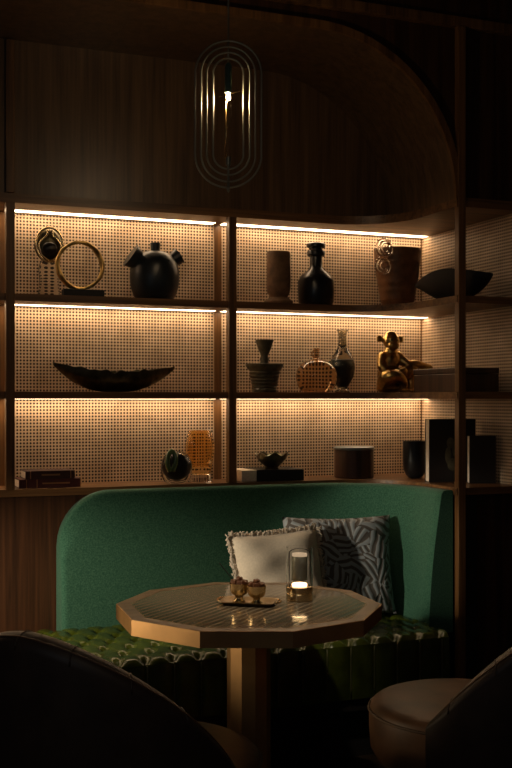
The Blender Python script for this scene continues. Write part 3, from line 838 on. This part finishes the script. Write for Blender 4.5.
t = thing('figurine', 'bronze seated monkey figurine with one arm held out, middle shelf', 'figurine', (x, Y, Z2))
o = obj('body', bm, M_['bronze'], t, True)
rm = o.modifiers.new('remesh', 'REMESH'); rm.mode = 'VOXEL'; rm.voxel_size = .0036; rm.use_smooth_shade = True
sm = o.modifiers.new('smooth', 'SMOOTH'); sm.iterations = 3; sm.factor = .5
for sg in (-1, 1):
    b2 = bmesh.new(); add_ball(b2, mk(389.6 + sg * 3.0, 340.5, -.041), 1.1 * m, 10); obj('eye', b2, M_['black'], t, True)
# dark box
t = thing('box', 'long dark wooden box on the middle right shelf beside the post', 'box', (2.65, 4.24, Z2))
obj('case', boxbm(2.548, 2.755, 4.035, 4.43, Z2, Z2 + .080, bev=.003), M_['canister'], t)
obj('lid', boxbm(2.546, 2.757, 4.033, 4.432, Z2 + .0815, Z2 + .107, bev=.003), M_['canister'], t)
# -- bottom shelf
def flat_book(name, label, x0, x1, y0, y1, z0, h, mc, group=None, spine='front', bl=None):
    t = thing(name, label, 'book', ((x0 + x1) / 2, (y0 + y1) / 2, z0), group)
    c = .0028
    bm = bmesh.new()
    add_box(bm, x0, x1, y0, y1, z0, z0 + c); add_box(bm, x0, x1, y0, y1, z0 + h - c, z0 + h)
    add_box(bm, x0, x1, y0, y0 + c, z0 + c, z0 + h - c)
    obj('cover', bm, mc, t)
    obj('page_block', boxbm(x0 + .003, x1 - .004, y0 + c + .0003, y1 - .004, z0 + c + .0002, z0 + h - c - .0002), M_['page'], t)
    return t
Y = 4.645; m = mpp(50, Y)
x0, x1 = xat(19, Y), xat(81, Y)
hb = 8.6 * m
t = flat_book('book', 'maroon book lying at the bottom of the two-book stack', x0, x1, Y, Y + .17, Z3, hb, M_['red_cloth'], 'books lying on the lower left shelf')
obj('gilt_title', boxbm(x0 + .10, x0 + .22, Y - .0006, Y + .0002, Z3 + hb * .42, Z3 + hb * .60), M_['gilt'], t)
for q in (.03, .075, .265): obj('gilt_band', boxbm(x0 + q, x0 + q + .004, Y - .0006, Y + .0002, Z3 + .001, Z3 + hb - .001), M_['gilt'], t)
x0b, x1b = xat(25.5, Y), xat(75, Y); zb = Z3 + hb + .0004; hb2 = 8.0 * m
t = flat_book('book', 'smaller brown book lying on top of the maroon book', x0b, x1b, Y + .004, Y + .155, zb, hb2, M_['brown_cloth'], 'books lying on the lower left shelf')
obj('gilt_title', boxbm(x0b + .07, x0b + .15, Y + .0034, Y + .0042, zb + hb2 * .40, zb + hb2 * .62), M_['gilt'], t)
for q in (.02, .195): obj('gilt_band', boxbm(x0b + q, x0b + q + .004, Y + .0034, Y + .0042, zb + .001, zb + hb2 - .001), M_['gilt'], t)
# round black glass vase
Y = 4.68; cx = 176.5; m = mpp(cx, Y); x = xat(cx, Y)
t = thing('vase', 'round black and clear glass vase with a green handle, lower left shelf', 'vase', (x, Y, Z3))
_, p = L_(cx, Y, Z3, [(0, 489), (7, 489), (9, 486), (14, 479), (16, 468), (14.2, 459), (9, 453), (0, 451)], 3)
obj('clear_case', lathebm(p, x, Y, 36, sq=.8), M_['clear'], t, True)
bm = bmesh.new(); add_ball(bm, (x, Y, zat(466, cx, Y)), (14.2 * m, 10 * m, 13.4 * m), 28); obj('black_core', bm, M_['black'], t, True)
bm = bmesh.new(); add_tube(bm, [(xat(u, Y - 12 * m), Y - 11.5 * m - .006 * math.sin(i_ / 6 * PI), zat(v, cx, Y)) for i_, (u, v) in enumerate(smooth_prof([(170, 470), (167.5, 464), (168, 456), (172, 450.5), (175.5, 455), (175, 463), (173, 470)], 3))], 2.6 * m, 8)
obj('handle', bm, M_['green_glass'], t, True)
# amber vase
Y = 4.735; cx = 200; x, _p = L_(cx, Y, Z3, [(0, 487), (1, 480)]); m = mpp(cx, Y)
t = thing('vase', 'tall amber ribbed glass vase on a clear base, lower left shelf', 'vase', (x, Y, Z3))
def ribbed(prof, nr, amp, n=72):
    bm = bmesh.new(); rings = []
    for r, z in prof:
        rings.append([bm.verts.new((x + r * (1 + amp * math.cos(nr * 2 * PI * k / n)) * math.cos(2 * PI * k / n), Y + .62 * r * (1 + amp * math.cos(nr * 2 * PI * k / n)) * math.sin(2 * PI * k / n), z)) for k in range(n)])
    for a, b in zip(rings, rings[1:]):
        for k in range(n): bm.faces.new((a[k], a[(k + 1) % n], b[(k + 1) % n], b[k]))
    bm.faces.new(rings[0]); bm.faces.new(rings[-1]); return bm
_, p = L_(cx, Y, Z3, [(0, 488), (12.2, 488), (12.6, 485), (11.2, 479), (10.2, 474), (0, 473.5)], 3)
obj('clear_foot', ribbed([q for q in p if q[0] > 1e-4], 12, .01), M_['clear'], t, True)
zf = max(q[1] for q in p) + .0006
_, p = L_(cx, Y, Z3, [(9.8, 473.4), (12.2, 466), (14.2, 456), (14.9, 447), (13.8, 438), (11.6, 431.5), (10.4, 430.3), (9.4, 431.2), (11.4, 438), (12.4, 447), (11.4, 457), (8.4, 467)], 3)
obj('amber_body', ribbed([(r, max(z, zf)) for r, z in p], 12, .03), M_['amber'], t, True)
# book under the bowl
Y = 4.63; m = mpp(272, Y); x0, x1 = xat(242, Y), xat(304, Y); hk = 11.5 * m
t = thing('book', 'thick black book with white page edges lying under the petal bowl', 'book', ((x0 + x1) / 2, Y + .08, Z3))
bm = bmesh.new(); add_box(bm, x0 + .075, x1, Y, Y + .19, Z3, Z3 + hk, bev=.002); obj('cover', bm, M_['black_cloth'], t)
obj('page_block', boxbm(x0, x0 + .0745, Y + .003, Y + .185, Z3 + .001, Z3 + hk - .001, bev=.001), M_['page'], t)
# petal bowl
Y = 4.70; cx = 272; m = mpp(cx, Y); x = xat(cx, Y); zk = Z3 + hk
t = thing('bowl', 'small bronze bowl with petal rim standing on the black book', 'bowl', (x, Y, zk))
n = 60; bm = bmesh.new(); rings = []
P = [(4, 0), (7, 0), (7.4, 1), (6.4, 2), (10, 5), (14.6, 10), (16.6, 15), (15.4, 15), (13, 10), (7, 5), (1, 4)]
for r, z in P:
    wv = lambda k: 1 + (.03 + .0 * r) * math.cos(7 * 2 * PI * k / n)
    rings.append([bm.verts.new((x + r * m * wv(k) * math.cos(2 * PI * k / n), Y + r * m * wv(k) * math.sin(2 * PI * k / n), zk + z * m + (1.6 * m * math.cos(7 * 2 * PI * k / n) if z > 12 else 0))) for k in range(n)])
for a, b in zip(rings, rings[1:]):
    for k in range(n): bm.faces.new((a[k], a[(k + 1) % n], b[(k + 1) % n], b[k]))
bm.faces.new(rings[0]); bm.faces.new(rings[-1])
obj('petal_body', bm, M_['dark_bronze'], t, True, 55)
bm = bmesh.new(); add_ball(bm, (x + 1 * m, Y, zk + 10.5 * m), (9 * m, 8 * m, 5.2 * m), 18); obj('green_lining', bm, M_['green_glass'], t, True)
# canister
Y = 4.715; cx = 354; x = xat(cx, Y); m = mpp(cx, Y); zl = zat(449.5, cx, Y)
t = thing('canister', 'round dark brown canister with grey metal lid on the lower shelf', 'canister', (x, Y, Z3))
obj('body', lathebm([(0, Z3), (19.2*m, Z3), (19.8*m, Z3 + .003), (19.8*m, zl), (0, zl)], x, Y, 44), M_['canister'], t, True, 40)
obj('lid', lathebm([(0, zl + .0004), (20.3*m, zl + .0004), (20.5*m, zl + .002), (20.3*m, zl + 2.6*m), (19*m, zl + 3.1*m), (0, zl + 3.1*m)], x, Y, 44), M_['steel'], t, True, 40)
# black U-shaped vase
Y = 4.56; cx = 415; x = xat(cx, Y); m = mpp(cx, Y)
t = obj('vase', lathebm([(0, Z3), (5*m, Z3), (9*m, Z3 + 3*m), (11.6*m, Z3 + 9*m), (12.2*m, Z3 + 18*m), (12.2*m, zat(441, cx, Y)), (11.2*m, zat(441, cx, Y)), (11*m, Z3 + 20*m), (0, Z3 + 12*m)], x, Y, 40), M_['black'], None, True, 45)
tag(t, 'black straight-sided vase with rounded base beside the standing books', 'vase')
# standing books in the corner
def stand_book(label, cx_, cy_, w, d, h, yaw, mc, art=False, white=False):
    """cover faces the room; w wide, d thick"""
    t = thing('book', label, 'book', (cx_, cy_, Z3), 'books standing in the right corner')
    mt = Matrix.Translation((cx_, cy_, Z3)) @ Matrix.Rotation(yaw, 4, 'Z')
    bm = bmesh.new(); c = .003
    add_box(bm, -w/2, w/2, -d/2, -d/2 + c, 0, h, mtx=mt); add_box(bm, -w/2, w/2, d/2 - c, d/2, 0, h, mtx=mt)
    add_box(bm, w/2 - c, w/2, -d/2 + c, d/2 - c, 0, h, mtx=mt)
    obj('cover', bm, mc, t)
    obj('page_block', boxbm(-w/2 + .003, w/2 - c - .0003, -d/2 + c + .0003, d/2 - c - .0003, .003, h - .003, mtx=mt), M_['page'], t)
    if art:
        bm = bmesh.new()
        for (u, v, ru, rv) in ((-.01, .62, .020, .026), (.012, .50, .014, .030), (-.022, .42, .016, .04), (.024, .66, .012, .014), (.0, .28, .026, .03), (.028, .36, .010, .02)):
            add_ball(bm, (0, 0, 0), (1, 1, 1), 12, mtx=mt @ Matrix.Translation((u, -d/2 - .0002, v * h)) @ Matrix.Diagonal((ru, .0009, rv, 1)))
        obj('cover_picture', bm, M_['olive'], t)
    return t
stand_book('largest black standing book, pale page edge to the left, faint flower picture on the cover', 2.675, 4.31, .235, .048, .292, math.radians(-7), M_['black_cloth'], art=True)
stand_book('shorter black book standing rightmost behind the post', 2.752, 4.17, .125, .040, .218, math.radians(-14), M_['black_cloth'])

# ------------------------------------------------------------------ tub chairs
def tub_chair(label, r, w, face_deg, group):
    """face_deg: facing direction in camera terms, 0 = to the right, 90 = away"""
    cx_, cy_ = cw(r, w)
    t = thing('tub_chair', label, 'chair', (cx_, cy_, 0), group)
    fa = math.radians(face_deg) - TH
    def P(a, rad, z, ex=1.06):
        """a measured from the facing direction"""
        q = fa + a; return (cx_ + rad * ex * math.cos(q), cy_ + rad * ex * math.sin(q), z)
    A0 = math.radians(88)
    def rim(a):
        u = (abs(a) - A0) / (PI - A0); u = max(0, min(1, u))
        return .478 + .405 * (1 - (1 - u) ** 1.75)
    n = 64; bm = bmesh.new(); rings = []
    RO, TKN = .365, .075
    for i in range(n + 1):
        a = A0 + (2 * PI - 2 * A0) * i / n; aa = a if a <= PI else a - 2 * PI
        zr = rim(aa); ends = min(i, n - i)
        thk = TKN * min(1, .45 + .2 * ends)
        fl = .03 * (zr - .5) / .3
        sec = []
        sec.append((RO - .05, .14)); sec.append((RO - .01, .22)); sec.append((RO + fl * .5, .40 if zr > .46 else zr - .06))
        for k in range(9):
            b = PI * k / 8
            sec.append((RO + fl - thk / 2 + thk / 2 * math.cos(b), zr - thk / 2 + thk / 2 * math.sin(b)))
        sec.append((RO - thk, .40)); sec.append((RO - thk - .01, .16))
        rings.append([bm.verts.new(P(aa, rd, z)) for rd, z in sec])
    for a, b in zip(rings, rings[1:]):
        for k in range(len(a)): bm.faces.new((a[k], a[(k + 1) % len(a)], b[(k + 1) % len(b)], b[k]))
    bm.faces.new(rings[0]); bm.faces.new(rings[-1])
    back = obj('backrest', bm, M_['brown_shell'], t, True, 60)
    for i in range(4, n, 7):
        a = A0 + (2 * PI - 2 * A0) * i / n; aa = a if a <= PI else a - 2 * PI
        zr = rim(aa); fl = .03 * (zr - .5) / .3; thk = TKN
        bm = tubebm([P(aa, RO + fl - thk / 2 + (thk / 2 + .0005) * math.cos(PI * k / 8), zr - thk / 2 + (thk / 2 + .0005) * math.sin(PI * k / 8)) for k in range(9)], .0022, 5)
        obj('rim_seam', bm, M_['brown_shell'], back, True)
    pts = []
    for i in range(n + 1):
        a = A0 + (2 * PI - 2 * A0) * i / n; aa = a if a <= PI else a - 2 * PI
        zr = rim(aa); fl = .03 * (zr - .5) / .3
        pts.append(P(aa, RO + fl - TKN / 2 + (TKN / 2) * math.cos(.9), zr - TKN / 2 + TKN / 2 * math.sin(.9)))
    obj('piping', tubebm(pts, .003, 6), M_['brown_leather'], back, True)
    # seat cushion: rounded pad filling the shell and reaching past its front
    def outline(q, sc=1.0):
        c_ = math.cos(q); rad = .292
        if c_ > 0: rad = .292 + (.15 if face_deg < 90 else .118) * c_
        return rad * sc
    m2 = 56; bm = bmesh.new(); rg = []
    for sc, z in ((.93, .26), (.99, .30), (1.0, .36), (1.0, .415), (.985, .437), (.95, .449), (.86, .457), (.6, .466), (.3, .470)):
        rg.append([bm.verts.new(P(2 * PI * k / m2, outline(2 * PI * k / m2, sc), z, 1.0)) for k in range(m2)])
    for a, b in zip(rg, rg[1:]):
        for k in range(m2): bm.faces.new((a[k], a[(k + 1) % m2], b[(k + 1) % m2], b[k]))
    bm.faces.new(rg[0]); cv_ = bm.verts.new(P(0, 0, .471)); 
    for k in range(m2): bm.faces.new((rg[-1][k], rg[-1][(k + 1) % m2], cv_))
    seat = obj('seat_cushion', bm, M_['brown_leather'], t, True)
    obj('piping', tubebm([P(2 * PI * k / m2, outline(2 * PI * k / m2, 1.003), .424, 1.0) for k in range(m2)], .0045, 6, closed=True), M_['seam'], seat, True)
    obj('seat_base', lathebm([(0, .13), (.27, .13), (.285, .15), (.285, .258), (0, .258)], cx_, cy_, 40), M_['brown_shell'], t, True, 40)
    for k in range(4):
        q = fa + PI / 4 + k * PI / 2
        bx_, by_ = cx_ + .21 * math.cos(q), cy_ + .21 * math.sin(q)
        obj('leg', tubebm([(bx_, by_, .13), (bx_ + .025 * math.cos(q), by_ + .025 * math.sin(q), 0)], [.018, .011], 10), M_['walnut_edge'], t, True)
    return t
tub_chair('dark leather tub chair in the left foreground, its back to the room', -.37, 2.95, 60, 'tub chairs around the table')
tub_chair('brown leather tub chair in the right foreground, seat towards the table', .765, 3.48, 140, 'tub chairs around the table')

# ------------------------------------------------------------------ lights
def spot(name, loc, tgt, e, ang, blend, col, size):
    l = D.lights.new(name, 'SPOT'); l.energy = e; l.spot_size = math.radians(ang); l.spot_blend = blend; l.color = col; l.shadow_soft_size = size
    o = D.objects.new(name, l); C.objects.link(o); o.location = loc
    o.rotation_euler = (Vector(tgt) - Vector(loc)).to_track_quat('-Z', 'Y').to_euler(); return o
spot('side_lamp', (-.45, 3.66, 1.22), (.58, 4.27, .68), 118, 44, .95, (1.0, .80, .56), .07)
spot('side_lamp', (-.45, 3.60, 1.24), (2.36, 4.28, .80), 150, 17, .5, (1.0, .84, .62), .05)
spot('side_lamp', (-.40, 3.78, .72), (1.08, 3.33, .71), 38, 25, .75, (1.0, .74, .44), .07)
spot('table_spot', (1.05, 2.75, 3.2), (1.42, 3.66, .74), 80, 24, .8, (1.0, .82, .60), .06)
def fill_light(loc, e, col, r):  # unseen dim front fill, added to lift shelf edges and glossy objects
    l = D.lights.new('fill_light', 'POINT'); l.energy = e; l.color = col; l.shadow_soft_size = r
    o = D.objects.new('fill_light', l); C.objects.link(o); o.location = loc
fill_light((.3, .9, 2.6), 4.5, (1.0, .82, .62), .14)
fill_light((-1.1, .7, 1.9), 4.5, (.80, .92, 1.0), .12)
wd = D.worlds.new('world'); bpy.context.scene.world = wd; wd.use_nodes = True
wd.node_tree.nodes['Background'].inputs[0].default_value = (.9, .85, 1.0, 1); wd.node_tree.nodes['Background'].inputs[1].default_value = .009

sc = bpy.context.scene
sc.view_settings.view_transform = 'Standard'; sc.view_settings.look = 'None'
sc.view_settings.exposure = 0; sc.view_settings.gamma = 1; sc.view_settings.use_curve_mapping = False
sc.cycles.sample_clamp_indirect = 4.0
sc.cycles.max_bounces = 10; sc.cycles.transmission_bounces = 8
